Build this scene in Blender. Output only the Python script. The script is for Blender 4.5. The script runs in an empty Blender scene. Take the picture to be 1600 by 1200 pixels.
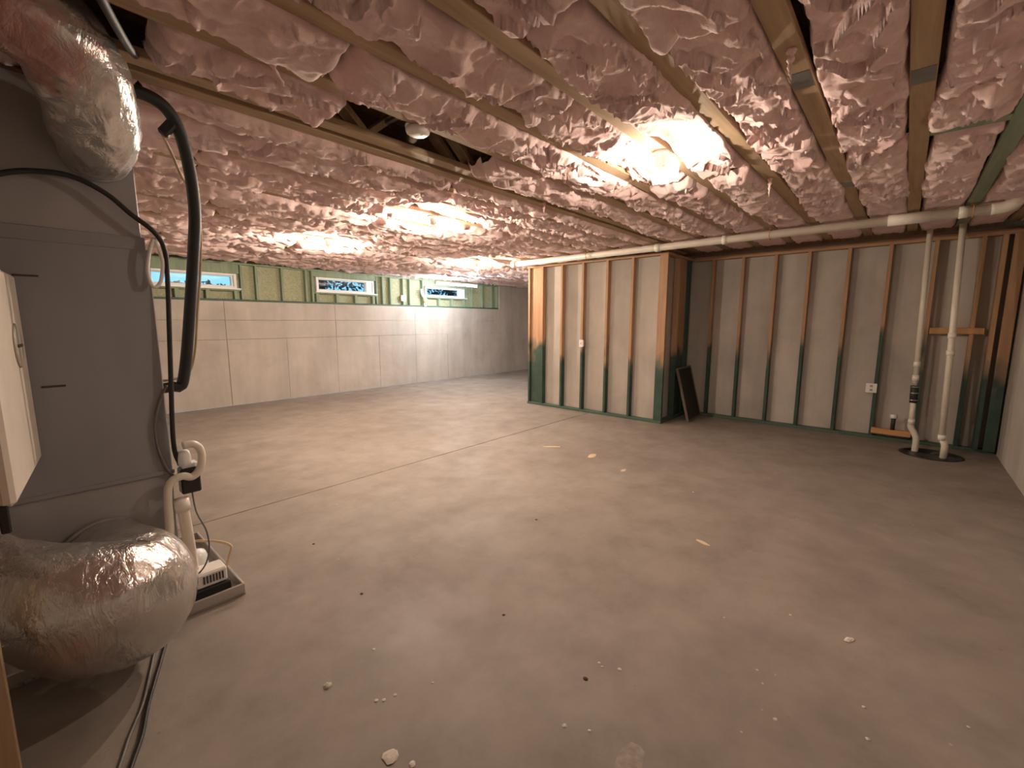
import bpy, math, random
import numpy as np
from mathutils import Vector, Matrix

random.seed(7)
RNG = np.random.default_rng(11)
scene = bpy.context.scene
col = scene.collection

# ------------------------------------------------------------------ camera
FPX, HZ, EYE = 690.0, 503.0, 1.45
pitch = math.atan((600 - HZ) / FPX)
az = math.atan2(615, math.hypot(FPX, 97))
FWD = np.array([math.cos(az) * math.cos(pitch), math.sin(az) * math.cos(pitch), -math.sin(pitch)])
RGT = np.array([math.sin(az), -math.cos(az), 0.0])
UPV = np.cross(RGT, FWD)
cam_d = bpy.data.cameras.new('camera')
cam_d.sensor_width = 36.0
cam_d.lens = FPX / 1600 * 36.0
cam_d.clip_start = 0.02
cam = bpy.data.objects.new('camera', cam_d)
col.objects.link(cam)
cam.matrix_world = Matrix(((RGT[0], UPV[0], -FWD[0], 0), (RGT[1], UPV[1], -FWD[1], 0), (RGT[2], UPV[2], -FWD[2], EYE), (0, 0, 0, 1)))
scene.camera = cam

# ------------------------------------------------------------------ sky and exposure
world = bpy.data.worlds.new('dusk_sky')
scene.world = world
world.use_nodes = True
world.node_tree.nodes['Background'].inputs[0].default_value = (0.26, 0.66, 1.0, 1)
world.node_tree.nodes['Background'].inputs[1].default_value = 1.05
vs = scene.view_settings
vs.view_transform = 'Standard'
vs.look = 'None'
vs.gamma = 1.0
vs.use_curve_mapping = False
vs.exposure = 0.40
BULB = 2750.0        # radiance of a lit bulb
TUBE = 270.0

# ------------------------------------------------------------------ pixel helpers
CAM = np.array([0, 0, EYE])
def ray(x, y): return FWD * FPX + RGT * (x - 800) + UPV * (600 - y)
def on_z(x, y, z=0.0):
    d = ray(x, y); return CAM + d * ((z - EYE) / d[2])
def on_x(x, y, X):
    d = ray(x, y); return CAM + d * (X / d[0])
def on_y(x, y, Y):
    d = ray(x, y); return CAM + d * (Y / d[1])

# ------------------------------------------------------------------ numpy noise
_T = RNG.random((256, 256))
def vnoise(x, y):
    xi = np.floor(x).astype(int); yi = np.floor(y).astype(int)
    fx = x - xi; fy = y - yi
    fx = fx * fx * (3 - 2 * fx); fy = fy * fy * (3 - 2 * fy)
    a = _T[xi & 255, yi & 255]; b = _T[(xi + 1) & 255, yi & 255]
    c = _T[xi & 255, (yi + 1) & 255]; d = _T[(xi + 1) & 255, (yi + 1) & 255]
    return (a * (1 - fx) + b * fx) * (1 - fy) + (c * (1 - fx) + d * fx) * fy
def fbm(x, y, o=4):
    s = 0; a = .5; t = 0
    for i in range(o):
        s = s + a * vnoise(x * 2 ** i + 17.3 * i, y * 2 ** i + 9.1 * i); t += a; a *= .5
    return s / t
def ridge(x, y, o=3):
    s = 0; a = .5; t = 0
    for i in range(o):
        n = 1 - np.abs(2 * vnoise(x * 2 ** i + 31.7 * i, y * 2 ** i + 5.9 * i) - 1)
        s = s + a * n * n; t += a; a *= .5
    return s / t

# ------------------------------------------------------------------ materials
MATS = {}
class NT:
    def __init__(s, name):
        m = bpy.data.materials.new(name); m.use_nodes = True
        s.m = m; s.t = m.node_tree; s.n = s.t.nodes; s.l = s.t.links
        s.b = s.n['Principled BSDF']; s.out = s.n['Material Output']
        g = s.n.new('ShaderNodeNewGeometry'); s.pos = g.outputs['Position']
        MATS[name] = m
    def lk(s, a, b): s.l.new(a, b)
    def scale(s, v, src=None):
        n = s.n.new('ShaderNodeVectorMath'); n.operation = 'MULTIPLY'
        s.lk(src or s.pos, n.inputs[0]); n.inputs[1].default_value = v
        return n.outputs[0]
    def noise(s, sc, det=4, rough=.55, src=None, dist=0):
        n = s.n.new('ShaderNodeTexNoise'); n.inputs['Scale'].default_value = sc
        n.inputs['Detail'].default_value = det; n.inputs['Roughness'].default_value = rough
        n.inputs['Distortion'].default_value = dist
        s.lk(src or s.pos, n.inputs['Vector']); return n.outputs['Fac']
    def voro(s, sc, src=None, feat='F1'):
        n = s.n.new('ShaderNodeTexVoronoi'); n.inputs['Scale'].default_value = sc; n.feature = feat
        s.lk(src or s.pos, n.inputs['Vector']); return n.outputs['Distance']
    def ramp(s, fac, stops):
        n = s.n.new('ShaderNodeValToRGB'); e = n.color_ramp.elements
        while len(e) < len(stops): e.new(.5)
        for k, (p, c) in enumerate(stops):
            e[k].position = p
            e[k].color = (c, c, c, 1) if isinstance(c, (int, float)) else (*c, 1)
        s.lk(fac, n.inputs[0]); return n.outputs[0]
    def mix(s, f, a, b, mode='MIX'):
        n = s.n.new('ShaderNodeMixRGB'); n.blend_type = mode
        for k, v in enumerate((f, a, b)):
            if hasattr(v, 'is_linked'): s.lk(v, n.inputs[k])
            elif isinstance(v, (int, float)): n.inputs[k].default_value = v if k == 0 else (v, v, v, 1)
            else: n.inputs[k].default_value = (*v, 1)
        return n.outputs[0]
    def math(s, op, a, b=0.0):
        n = s.n.new('ShaderNodeMath'); n.operation = op
        for k, v in enumerate((a, b)):
            if hasattr(v, 'is_linked'): s.lk(v, n.inputs[k])
            else: n.inputs[k].default_value = v
        return n.outputs[0]
    def bump(s, h, strength=.3, dist=.01):
        n = s.n.new('ShaderNodeBump'); n.inputs['Strength'].default_value = strength
        n.inputs['Distance'].default_value = dist
        s.lk(h, n.inputs['Height']); s.lk(n.outputs[0], s.b.inputs['Normal'])
    def col(s, c):
        if hasattr(c, 'is_linked'): s.lk(c, s.b.inputs['Base Color'])
        else: s.b.inputs['Base Color'].default_value = (*c, 1)
    def set(s, rough=None, metal=None, **k):
        for key, v in (('Roughness', rough), ('Metallic', metal)):
            if v is None: continue
            if hasattr(v, 'is_linked'): s.lk(v, s.b.inputs[key])
            else: s.b.inputs[key].default_value = v
        for key, v in k.items(): s.b.inputs[key].default_value = v

def plain(name, c, rough=.5, metal=0.0, var=.12, sc=18.0, bump=0.0):
    t = NT(name)
    n = t.noise(sc, 3)
    f = t.ramp(n, [(.3, 1 - var), (.7, 1 + 0 * var)])
    t.col(t.mix(1.0, c, f, 'MULTIPLY')); t.set(rough, metal)
    if bump: t.bump(n, bump, .004)
    return t

# concrete floor
t = NT('floor_concrete')
big = t.ramp(t.noise(.7, 5, .6, dist=.4), [(.3, (.245, .21, .183)), (.52, (.283, .245, .214)), (.72, (.322, .285, .252))])
mid = t.ramp(t.noise(3.5, 6, .65), [(.32, .66), (.6, 1.0)])
c1 = t.mix(.7, big, mid, 'MULTIPLY')
blot = t.ramp(t.noise(1.7, 8, .7, src=t.scale((1, 1, 1))), [(.60, 0.0), (.72, 1.0)])
c1 = t.mix(t.math('MULTIPLY', blot, .35), c1, (.20, .16, .135))
spk = t.ramp(t.voro(9.0), [(.035, 1.0), (.05, 0.0)])
spk = t.math('MULTIPLY', spk, t.ramp(t.noise(.9, 2), [(.52, 0.0), (.62, 1.0)]))
c1 = t.mix(t.math('MULTIPLY', spk, .7), c1, (.70, .64, .56))
dsp = t.ramp(t.voro(5.0, src=t.scale((1.3, 1.0, 1.0))), [(.03, 1.0), (.05, 0.0)])
c1 = t.mix(t.math('MULTIPLY', dsp, .5), c1, (.16, .13, .11))
t.col(c1)
t.set(t.ramp(t.noise(2.2, 5, .6), [(.3, .50), (.7, .75)]), **{'Specular IOR Level': .32})
t.bump(t.noise(45, 6, .65), .12, .006)

# concrete walls
def concrete(name, a, b, streak=True):
    t = NT(name)
    n = t.noise(1.3, 7, .62, dist=.5)
    c = t.ramp(n, [(.28, a), (.72, b)])
    v = t.ramp(t.noise(2.6, 5, .6, src=t.scale((1.2, 1.2, .18))), [(.35, .78), (.62, 1.0)])
    c = t.mix(.75, c, v, 'MULTIPLY')
    p = t.ramp(t.voro(26), [(.03, .6), (.09, 1.0)])
    c = t.mix(.5, c, p, 'MULTIPLY')
    t.col(c); t.set(.85); t.bump(t.noise(30, 7, .7), .25, .006)
concrete('wall_concrete', (.42, .38, .338), (.565, .52, .472))

# timber
def timber(name, a, b, axis, green=None):
    t = NT(name)
    sc = {'x': (1.5, 22, 22), 'y': (22, 1.5, 22), 'z': (22, 22, 1.5)}[axis]
    g = t.noise(1.0, 5, .6, src=t.scale(sc), dist=.6)
    c = t.ramp(g, [(.3, a), (.7, b)])
    kn = t.ramp(t.voro(2.3, src=t.scale({'x': (.7, 3, 3), 'y': (3, .7, 3), 'z': (3, 3, .7)}[axis])), [(.05, .45), (.12, 1.0)])
    c = t.mix(.6, c, kn, 'MULTIPLY')
    if green:
        sep = t.n.new('ShaderNodeSeparateXYZ'); t.lk(t.pos, sep.inputs[0])
        wob = t.math('MULTIPLY', t.math('SUBTRACT', t.noise(1.8, 3, src=t.scale((1, 1, .5))), .5), 2.2)
        h = t.math('ADD', sep.outputs[2], wob)
        f = t.ramp(h, [(.0, 1.0), (1.0, 0.0)]) if False else None
        mr = t.n.new('ShaderNodeMapRange'); t.lk(h, mr.inputs[0])
        mr.inputs[1].default_value = green[1] + .10; mr.inputs[2].default_value = green[1] - .12
        gc = t.ramp(t.noise(6, 4), [(.3, green[0]), (.75, tuple(v * 1.7 for v in green[0]))])
        c = t.mix(mr.outputs[0], c, gc)
    t.col(c); t.set(.7); t.bump(g, .15, .003)
timber('truss_wood', (.34, .235, .14), (.50, .36, .225), 'x')
timber('web_wood', (.34, .235, .14), (.50, .36, .225), 'z')
timber('stud_wood', (.35, .20, .11), (.48, .295, .17), 'z', ((.03, .058, .044), 1.0))
timber('green_wood', (.20, .27, .185), (.31, .38, .27), 'z')
timber('green_beam', (.20, .27, .185), (.31, .38, .27), 'x')
timber('green_plate', (.05, .095, .07), (.09, .15, .115), 'y')
timber('orange_board', (.50, .26, .11), (.66, .37, .17), 'y')
timber('teal_board', (.04, .085, .08), (.075, .13, .12), 'z')
timber('plate_wood', (.35, .20, .11), (.48, .295, .17), 'y')
t = NT('osb')
o = t.voro(38, src=t.scale((1, 1, 1.6)))
c = t.ramp(t.noise(30, 4, .7, dist=1.5), [(.3, (.27, .28, .17)), (.5, (.38, .395, .255)), (.72, (.51, .515, .37))])
t.col(t.mix(.4, c, t.ramp(o, [(.1, .6), (.6, 1.0)]), 'MULTIPLY')); t.set(.8)
plain('subfloor_osb', (.40, .31, .20), .85, sc=30, var=.4)

# insulation
t = NT('pink_fibreglass')
n1 = t.noise(3.2, 6, .6, dist=.5)
c = t.ramp(n1, [(.28, (.80, .54, .51)), (.55, (.90, .67, .645)), (.78, (.96, .80, .775))])
f2 = t.noise(60, 6, .7, src=t.scale((.6, 1, 1)), dist=1.0)
c = t.mix(.3, c, t.ramp(f2, [(.3, .78), (.6, 1.0)]), 'MULTIPLY')
t.col(c); t.set(.95, **{'Sheen Weight': .25, 'Sheen Roughness': .5})
f3 = t.noise(170, 4, .7, src=t.scale((.6, 1, 1)), dist=.8)
t.bump(t.math('ADD', f2, t.math('MULTIPLY', f3, .4)), .42, .012)

# flex duct skin
def foil(name, pinkish, rough, metal=.75):
    t = NT(name)
    n = t.noise(4.0, 5, .6, dist=.6)
    c = t.ramp(n, [(.35, (.56, .54, .52)), (.75, (.70, .68, .65))])
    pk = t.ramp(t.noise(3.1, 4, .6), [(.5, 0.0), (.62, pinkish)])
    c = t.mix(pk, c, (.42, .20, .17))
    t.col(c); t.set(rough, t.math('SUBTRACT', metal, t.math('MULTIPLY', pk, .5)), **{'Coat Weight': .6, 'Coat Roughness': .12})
    w = t.noise(6, 4, .6, src=t.scale((1.6, 1, .6)), dist=1.4)
    w2 = t.noise(42, 3, .6, src=t.scale((1.0, .7, .35)), dist=1.0)
    h = t.math('ADD', w, t.math('MULTIPLY', w2, .30))
    t.bump(h, .6, .02)
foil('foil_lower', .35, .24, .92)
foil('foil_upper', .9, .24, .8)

def sheet(name, c, metal, rough):
    t = NT(name)
    n = t.noise(1.6, 4, src=t.scale((2.5, 2.5, .6)))
    t.col(t.mix(1.0, c, t.ramp(n, [(.3, .82), (.7, 1.0)]), 'MULTIPLY')); t.set(t.ramp(t.noise(7, 4), [(.3, rough - .08), (.7, rough + .08)]), metal)
sheet('cabinet_grey', (.30, .305, .325), .2, .5)
sheet('galvanised', (.38, .375, .385), .3, .48)
sheet('pan_metal', (.60, .58, .55), .7, .35)
plain('panel_white', (.72, .66, .58), .45, var=.06)
plain('panel_badge', (.40, .36, .31), .5)
plain('black_rubber', (.018, .017, .018), .55)
plain('black_plastic', (.022, .021, .022), .4)
plain('pipe_pvc', (.80, .74, .64), .38, var=.1, sc=6)
plain('pvc_collar', (.86, .82, .74), .35, var=.05)
plain('pvc_clear_cap', (.86, .88, .90), .2, var=.04)
plain('white_plastic', (.82, .80, .76), .4, var=.05)
plain('vinyl_white', (.80, .82, .82), .4, var=.05)
plain('porcelain', (.86, .84, .80), .25, var=.04)
plain('copper_tan', (.55, .40, .24), .5, var=.1)
plain('tan_tube', (.62, .46, .27), .45)
plain('grey_wire', (.16, .15, .145), .5)
plain('grille_dark', (.05, .045, .04), .7)
plain('rubber_coupling', (.035, .033, .032), .6)
plain('steel_clamp', (.5, .5, .5), .3, .9)
plain('nail_plate_steel', (.30, .31, .30), .45, .7)
plain('filter_dark', (.022, .019, .017), .75, var=.3, sc=60, bump=.3)
plain('filter_edge', (.16, .12, .09), .7)
plain('rock_chip', (.72, .66, .58), .85, var=.3, sc=50, bump=.5)
plain('mortar', (.36, .315, .27), .85, var=.35, sc=40, bump=.5)  # rough grey-brown, a little lighter than the floor
plain('wood_sliver', (.66, .50, .32), .8)
plain('foliage', (.05, .11, .10), .6, var=.5, sc=6)
plain('foliage_light', (.12, .26, .22), .6, var=.5, sc=6)
plain('bark', (.06, .045, .035), .9)
plain('grass_ground', (.05, .08, .04), .9, var=.4, sc=2)
plain('red_valve', (.35, .07, .05), .4)
def emit(name, c, s):
    t = NT(name); t.b.inputs['Base Color'].default_value = (.9, .9, .9, 1)
    t.b.inputs['Emission Color'].default_value = (*c, 1); t.b.inputs['Emission Strength'].default_value = s
emit('bulb_lit', (1.0, .81, .62), BULB)
emit('bulb_lit_weak', (1.0, .82, .65), BULB * .45)
emit('tube_lit', (.90, .96, 1.0), TUBE)
t = NT('window_glass')
tr = t.n.new('ShaderNodeBsdfTransparent'); tr.inputs[0].default_value = (.93, .97, .97, 1)
gl = t.n.new('ShaderNodeBsdfGlossy'); gl.inputs['Roughness'].default_value = .02
mx = t.n.new('ShaderNodeMixShader'); mx.inputs[0].default_value = .06
t.lk(tr.outputs[0], mx.inputs[1]); t.lk(gl.outputs[0], mx.inputs[2]); t.lk(mx.outputs[0], t.out.inputs[0])
t = NT('clear_plastic')
tr = t.n.new('ShaderNodeBsdfTransparent'); tr.inputs[0].default_value = (.96, .95, .93, 1)
t.col((.9, .88, .85)); t.set(.12)
t.bump(t.noise(25, 3), .6, .01)
mx = t.n.new('ShaderNodeMixShader'); mx.inputs[0].default_value = .2
t.lk(tr.outputs[0], mx.inputs[1]); t.lk(t.b.outputs[0], mx.inputs[2]); t.lk(mx.outputs[0], t.out.inputs[0])

# ------------------------------------------------------------------ mesh builder
ORG = {}
class MB:
    def __init__(s): s.v = []; s.f = []
    def add(s, V, Fc):
        o = len(s.v); s.v += [tuple(map(float, p)) for p in V]; s.f += [tuple(i + o for i in q) for q in Fc]; return s
    def obox(s, c, ax, h, ch=0.0):
        """box of half sizes h on axes ax (3 unit vectors); ch = chamfer"""
        c = np.array(c, float); ax = [np.array(a, float) for a in ax]
        V = []; F = []
        if ch <= 0:
            for sx in (-1, 1):
                for sy in (-1, 1):
                    for sz in (-1, 1): V.append(c + ax[0] * h[0] * sx + ax[1] * h[1] * sy + ax[2] * h[2] * sz)
            F = [(0, 1, 3, 2), (4, 6, 7, 5), (0, 4, 5, 1), (2, 3, 7, 6), (0, 2, 6, 4), (1, 5, 7, 3)]
            return s.add(V, F)
        idx = {}
        for sx in (-1, 1):
            for sy in (-1, 1):
                for sz in (-1, 1):
                    for k in range(3):
                        sg = (sx, sy, sz); e = [h[i] - (ch if i != k else 0) for i in range(3)]
                        idx[(sx, sy, sz, k)] = len(V)
                        V.append(c + sum(ax[i] * e[i] * sg[i] for i in range(3)))
        def q(*L):
            F.append(tuple(idx[l] for l in L))
        for sg in (-1, 1):
            q(*[(sg, a, b, 0) for a, b in ((-1, -1), (1, -1), (1, 1), (-1, 1))][::sg])
            q(*[(a, sg, b, 1) for a, b in ((-1, -1), (1, -1), (1, 1), (-1, 1))][::-sg])
            q(*[(a, b, sg, 2) for a, b in ((-1, -1), (1, -1), (1, 1), (-1, 1))][::sg])
        for a in (-1, 1):
            for b in (-1, 1):
                q(*[(-1, a, b, 1), (1, a, b, 1), (1, a, b, 2), (-1, a, b, 2)][::a * b])
                q(*[(a, -1, b, 0), (a, 1, b, 0), (a, 1, b, 2), (a, -1, b, 2)][::-a * b])
                q(*[(a, b, -1, 0), (a, b, 1, 0), (a, b, 1, 1), (a, b, -1, 1)][::a * b])
        for a in (-1, 1):
            for b in (-1, 1):
                for d in (-1, 1): q(*[(a, b, d, 0), (a, b, d, 1), (a, b, d, 2)][::a * b * d])
        return s.add(V, F)
    def box(s, x0, x1, y0, y1, z0, z1, ch=0.0):
        return s.obox(((x0 + x1) / 2, (y0 + y1) / 2, (z0 + z1) / 2), np.eye(3), (abs(x1 - x0) / 2, abs(y1 - y0) / 2, abs(z1 - z0) / 2), ch)
    def bar(s, a, b, w, h, up=(0, 0, 1), ch=0.003):
        a = np.array(a, float); b = np.array(b, float); d = b - a; L = np.linalg.norm(d); d /= L
        u = np.array(up, float); sd = np.cross(d, u); sd /= np.linalg.norm(sd); u = np.cross(sd, d)
        return s.obox((a + b) / 2, (d, sd, u), (L / 2, w / 2, h / 2), ch)
    def tube(s, P, r, n=12, caps=True, disp=None):
        P = np.array(P, float); m = len(P)
        r = np.full(m, r) if np.isscalar(r) else np.array(r, float)
        T = np.gradient(P, axis=0); T /= np.linalg.norm(T, axis=1)[:, None]
        u = np.array([0, 0, 1.0]) if abs(T[0][2]) < .9 else np.array([1.0, 0, 0])
        V = []
        for i in range(m):
            u = u - T[i] * (u @ T[i]); u /= np.linalg.norm(u); w = np.cross(T[i], u)
            for k in range(n):
                a = 2 * math.pi * k / n; dr = disp(i, k) if disp is not None else 0
                V.append(P[i] + (u * math.cos(a) + w * math.sin(a)) * (r[i] + dr))
        F = [(i * n + k, i * n + (k + 1) % n, (i + 1) * n + (k + 1) % n, (i + 1) * n + k) for i in range(m - 1) for k in range(n)]
        if caps: F += [tuple(range(n))[::-1], tuple((m - 1) * n + k for k in range(n))]
        return s.add(V, F)
    def lathe(s, o, prof, d=(0, 0, 1), n=20, caps=True):
        """profile [(radius, height along d)]"""
        o = np.array(o, float); d = np.array(d, float); d /= np.linalg.norm(d)
        u = np.cross(d, (0, 1, 0) if abs(d[1]) < .9 else (1, 0, 0)); u /= np.linalg.norm(u); w = np.cross(d, u)
        V = []; m = len(prof)
        for (r, h) in prof:
            for k in range(n):
                a = 2 * math.pi * k / n; V.append(o + d * h + (u * math.cos(a) + w * math.sin(a)) * max(r, 1e-4))
        F = [(i * n + k, i * n + (k + 1) % n, (i + 1) * n + (k + 1) % n, (i + 1) * n + k) for i in range(m - 1) for k in range(n)]
        if caps: F += [tuple(range(n))[::-1], tuple((m - 1) * n + k for k in range(n))]
        return s.add(V, F)
    def build(s, name, mat, parent=None, smooth=False, origin=None):
        V = np.array(s.v, float)
        if parent is not None: o = ORG[parent]
        elif origin is not None: o = np.array(origin, float)
        else:
            lo, hi = V.min(0), V.max(0); o = np.array([(lo[0] + hi[0]) / 2, (lo[1] + hi[1]) / 2, lo[2]])
        me = bpy.data.meshes.new(name)
        me.from_pydata((V - o).tolist(), [], s.f)
        me.materials.append(MATS[mat])
        if smooth:
            me.polygons.foreach_set('use_smooth', [True] * len(me.polygons))
        me.update()
        ob = bpy.data.objects.new(name, me); col.objects.link(ob)
        ORG[ob] = o
        if parent is None: ob.location = o
        else: ob.parent = parent
        return ob

def grid_obj(name, V, nx, ny, mat, parent=None):
    """smooth grid mesh, V is (nx*ny,3)"""
    lo, hi = V.min(0), V.max(0)
    o = ORG[parent] if parent is not None else np.array([(lo[0] + hi[0]) / 2, (lo[1] + hi[1]) / 2, lo[2]])
    i, j = np.meshgrid(np.arange(nx - 1), np.arange(ny - 1), indexing='ij')
    a = (i * ny + j).ravel()
    Fq = np.stack([a, a + ny, a + ny + 1, a + 1], 1).astype(np.int32)
    me = bpy.data.meshes.new(name)
    me.vertices.add(len(V)); me.vertices.foreach_set('co', (V - o).astype(np.float32).ravel())
    me.loops.add(Fq.size); me.loops.foreach_set('vertex_index', Fq.ravel())
    me.polygons.add(len(Fq)); me.polygons.foreach_set('loop_start', np.arange(0, Fq.size, 4, dtype=np.int32))
    me.polygons.foreach_set('use_smooth', np.ones(len(Fq), bool))
    me.materials.append(MATS[mat]); me.update(calc_edges=True); me.validate()
    ob = bpy.data.objects.new(name, me); col.objects.link(ob); ORG[ob] = o
    if parent is None: ob.location = o
    else: ob.parent = parent
    return ob

def tag(o, label=None, cat=None, group=None, kind=None):
    if label: o['label'] = label
    if cat: o['category'] = cat
    if group: o['group'] = group
    if kind: o['kind'] = kind
    return o
def thing(name, label, cat, loc, group=None):
    o = bpy.data.objects.new(name, None); col.objects.link(o); o.location = loc
    o.empty_display_size = .1
    ORG[o] = np.array(loc, float); return tag(o, label, cat, group)
def struct(o, label=None, cat=None): return tag(o, label, cat, kind='structure')

def smooth_path(P, step=.02):
    P = [np.array(p, float) for p in P]; P = [2 * P[0] - P[1]] + P + [2 * P[-1] - P[-2]]
    out = []
    for i in range(1, len(P) - 2):
        n = max(2, int(np.linalg.norm(P[i + 1] - P[i]) / step))
        for k in range(n):
            u = k / n; a, b, c, d = P[i - 1], P[i], P[i + 1], P[i + 2]
            out.append(.5 * (2 * b + (c - a) * u + (2 * a - 5 * b + 4 * c - d) * u * u + (3 * b - a - 3 * c + d) * u ** 3))
    out.append(P[-2]); return np.array(out)

# ================================================================== SETTING
XL, XR, XF = -0.80, 7.15, 11.0       # left wall, right wall, far end of the wide part
YN, YB = -0.88, 8.68                 # near wall, back wall
YRET = 5.06                          # the room widens past the stud box
ZC = 2.50                            # underside of the trusses
ZS = 2.90                            # underside of the subfloor

# floor: slabs with a recessed saw cut between them, hole for the sump
SX, SY, SR = 6.60, -0.34, 0.27
fb = MB().box(XL, XF, YN, YB + .3, -.16, -.05)
floor = struct(fb.build('floor', 'floor_concrete'), 'bare brown concrete basement floor with a saw cut joint', 'floor')
JY = 3.70
hs = .32
m = MB()
m.box(XL, XR, SY + hs, JY - .006, -.05, 0); m.box(XL, SX - hs, YN, SY + hs, -.05, 0); m.box(SX + hs, XR, YN, SY + hs, -.05, 0)
m.box(SX - hs, SX + hs, YN, SY - hs, -.05, 0)
n = 48; ring = []; sq = []
for k in range(n):
    a = 2 * math.pi * k / n; c, s_ = math.cos(a), math.sin(a); q = hs / max(abs(c), abs(s_))
    ring.append((SX + SR * c, SY + SR * s_)); sq.append((SX + q * c, SY + q * s_))
V = [(x, y, 0) for x, y in sq] + [(x, y, 0) for x, y in ring] + [(x, y, -.05) for x, y in ring]
m.add(V, [(k, (k + 1) % n, n + (k + 1) % n, n + k) for k in range(n)] + [(n + k, n + (k + 1) % n, 2 * n + (k + 1) % n, 2 * n + k) for k in range(n)])
m.build('floor_slab', 'floor_concrete', floor)
MB().box(XL, XF, JY + .006, YB, -.05, 0, .003).build('floor_slab', 'floor_concrete', floor)

# ceiling = underside of the subfloor boards
ceiling = struct(MB().box(XL - .1, XF + .1, YN - .1, YB + .3, ZS + .006, ZS + .05).build('ceiling', 'subfloor_osb'))
for k in range(8):
    y0 = YN + k * 1.22
    MB().box(XL, XF, y0, min(y0 + 1.214, YB + .2), ZS, ZS + .006, .001).build('subfloor_panel', 'subfloor_osb', ceiling)

# back wall: poured concrete with form-panel marks, ledge at 1.80
wb = struct(MB().box(XL, 9.30, YB + .012, YB + .26, 0, 1.80).build('wall_back', 'wall_concrete'), 'poured concrete back wall with form panel seams below the windows', 'wall')
xs = [-0.46 + .98 * k - .02 for k in range(11)]
xs = [XL] + [x for x in xs if x > XL + .2 and x < 9.25] + [9.30]
for i in range(len(xs) - 1):
    for z0, z1 in ((0, 1.15), (1.15, 1.48), (1.48, 1.80)):
        if z0 > 0 and i % 2 and i != len(xs) - 2: continue
        w = 2 if (z0 > 0 and i + 2 < len(xs)) else 1
        dx = random.uniform(0, .006)
        MB().box(xs[i] + .0025, xs[i + w] - .0025, YB - random.uniform(0, .007), YB + .03, z0 + .002, z1 - .002, .002).build('concrete_panel', 'wall_concrete', wb)
MB().box(9.304, XF, YB + random.uniform(0, .005), YB + .26, 0, ZS - .002, .003).build('concrete_panel', 'wall_concrete', wb)
MB().box(XL, 9.30, YB + .005, YB + .25, 1.795, 1.802).build('ledge', 'wall_concrete', wb)

# other shell walls
struct(MB().box(XR, XR + .2, YN - .2, YRET, 0, 2.46).build('wall_right', 'wall_concrete'), 'old grey concrete wall behind the long row of studs', 'wall')
struct(MB().box(XL - .2, XR, YN - .2, YN, 0, ZS).build('wall_near', 'wall_concrete'), 'plain concrete wall meeting the sump corner', 'wall')
struct(MB().box(XL - .2, XL, YN, YB + .26, 0, ZS).build('wall_left', 'wall_concrete'))
struct(MB().box(XF, XF + .2, YRET, YB + .26, 0, ZS).build('wall_far', 'wall_concrete'))
struct(MB().box(XR, XF + .2, YRET - .2, YRET, 0, ZS).build('wall_return', 'wall_concrete'))
# rim boards closing the truss space
struct(MB().box(XR + .05, XR + .09, YN, YRET, 2.46, ZS, .002).build('trim_1', 'web_wood'))
struct(MB().box(XL, XF, YB + .13, YB + .17, 2.47, ZS, .002).build('trim_2', 'web_wood'))
# concrete core behind the stud box
BX, BY0, BY1 = 6.05, 2.50, 4.98
struct(MB().box(BX + .10, XR, BY0 + .10, BY1, 0, 2.40, .004).build('wall_box', 'wall_concrete'), 'grey concrete wall panels behind the boxed out studs', 'wall')

# ================================================================== STUD WALLS
def stud(parent, x0, x1, y0, y1, z0, z1, mat='stud_wood', name='stud'):
    return MB().box(x0, x1, y0, y1, z0, z1, .003).build(name, mat, parent)

# box front
bw = thing('stud_wall', 'boxed out stud wall, orange lumber stained dark green below, with a light switch', 'stud wall', (BX, 3.7, 0))
stud(bw, BX, BX + .089, BY0, BY1, 0, .038, 'green_plate', 'bottom_plate')
stud(bw, BX, BX + .089, BY0, BY1, 2.362, 2.40, 'plate_wood', 'top_plate')
for y in (4.945, 4.66, 4.26, 3.86, 3.43, 3.02, 2.60):
    stud(bw, BX + .001, BX + .088, y - .019, y + .019, .038, 2.362)
stud(bw, BX, BX + .038, BY0, BY0 + .089, .038, 2.362)
stud(bw, BX + .04, BX + .085, 4.68, 4.925, .038, 2.362, 'stud_wood', 'end_board')
# box side (returns to the right wall)
sw = thing('stud_wall', 'short return of the stud box with an orange board and a teal board', 'stud wall', (6.6, BY0, 0))
stud(sw, BX + .09, XR - .11, BY0, BY0 + .089, 0, .038, 'green_plate', 'bottom_plate')
stud(sw, BX + .09, XR - .11, BY0, BY0 + .089, 2.362, 2.40, 'plate_wood', 'top_plate')
stud(sw, 6.50, 6.538, BY0 + .001, BY0 + .088, .038, 2.362, 'stud_wood')
stud(sw, 6.62, 6.83, BY0 + .03, BY0 + .065, .038, 2.362, 'stud_wood', 'wide_board')
stud(sw, 6.86, 7.03, BY0 + .03, BY0 + .07, .038, 2.362, 'teal_board', 'wide_board')
# right wall studs
RX = 7.05
rw = thing('stud_wall', 'long row of weathered studs along the dark right wall', 'stud wall', (RX, .8, 0))
stud(rw, RX, RX + .089, YN + .01, BY0 - .01, 0, .038, 'green_plate', 'bottom_plate')
stud(rw, RX, RX + .089, YN + .01, BY0 - .01, 2.36, 2.42, 'plate_wood', 'top_plate')
for y in (2.22, 1.815, 1.405, 1.02, .60, .205, -.19, -.56):
    stud(rw, RX + .001, RX + .088, y - .019, y + .019, .038, 2.36, 'stud_wood')
stud(rw, RX - .06, RX + .085, -.73, -.69, .038, 2.36, 'stud_wood')
stud(rw, RX - .06, RX - .02, -.86, -.77, .038, 2.36, 'stud_wood', 'corner_post')
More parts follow.
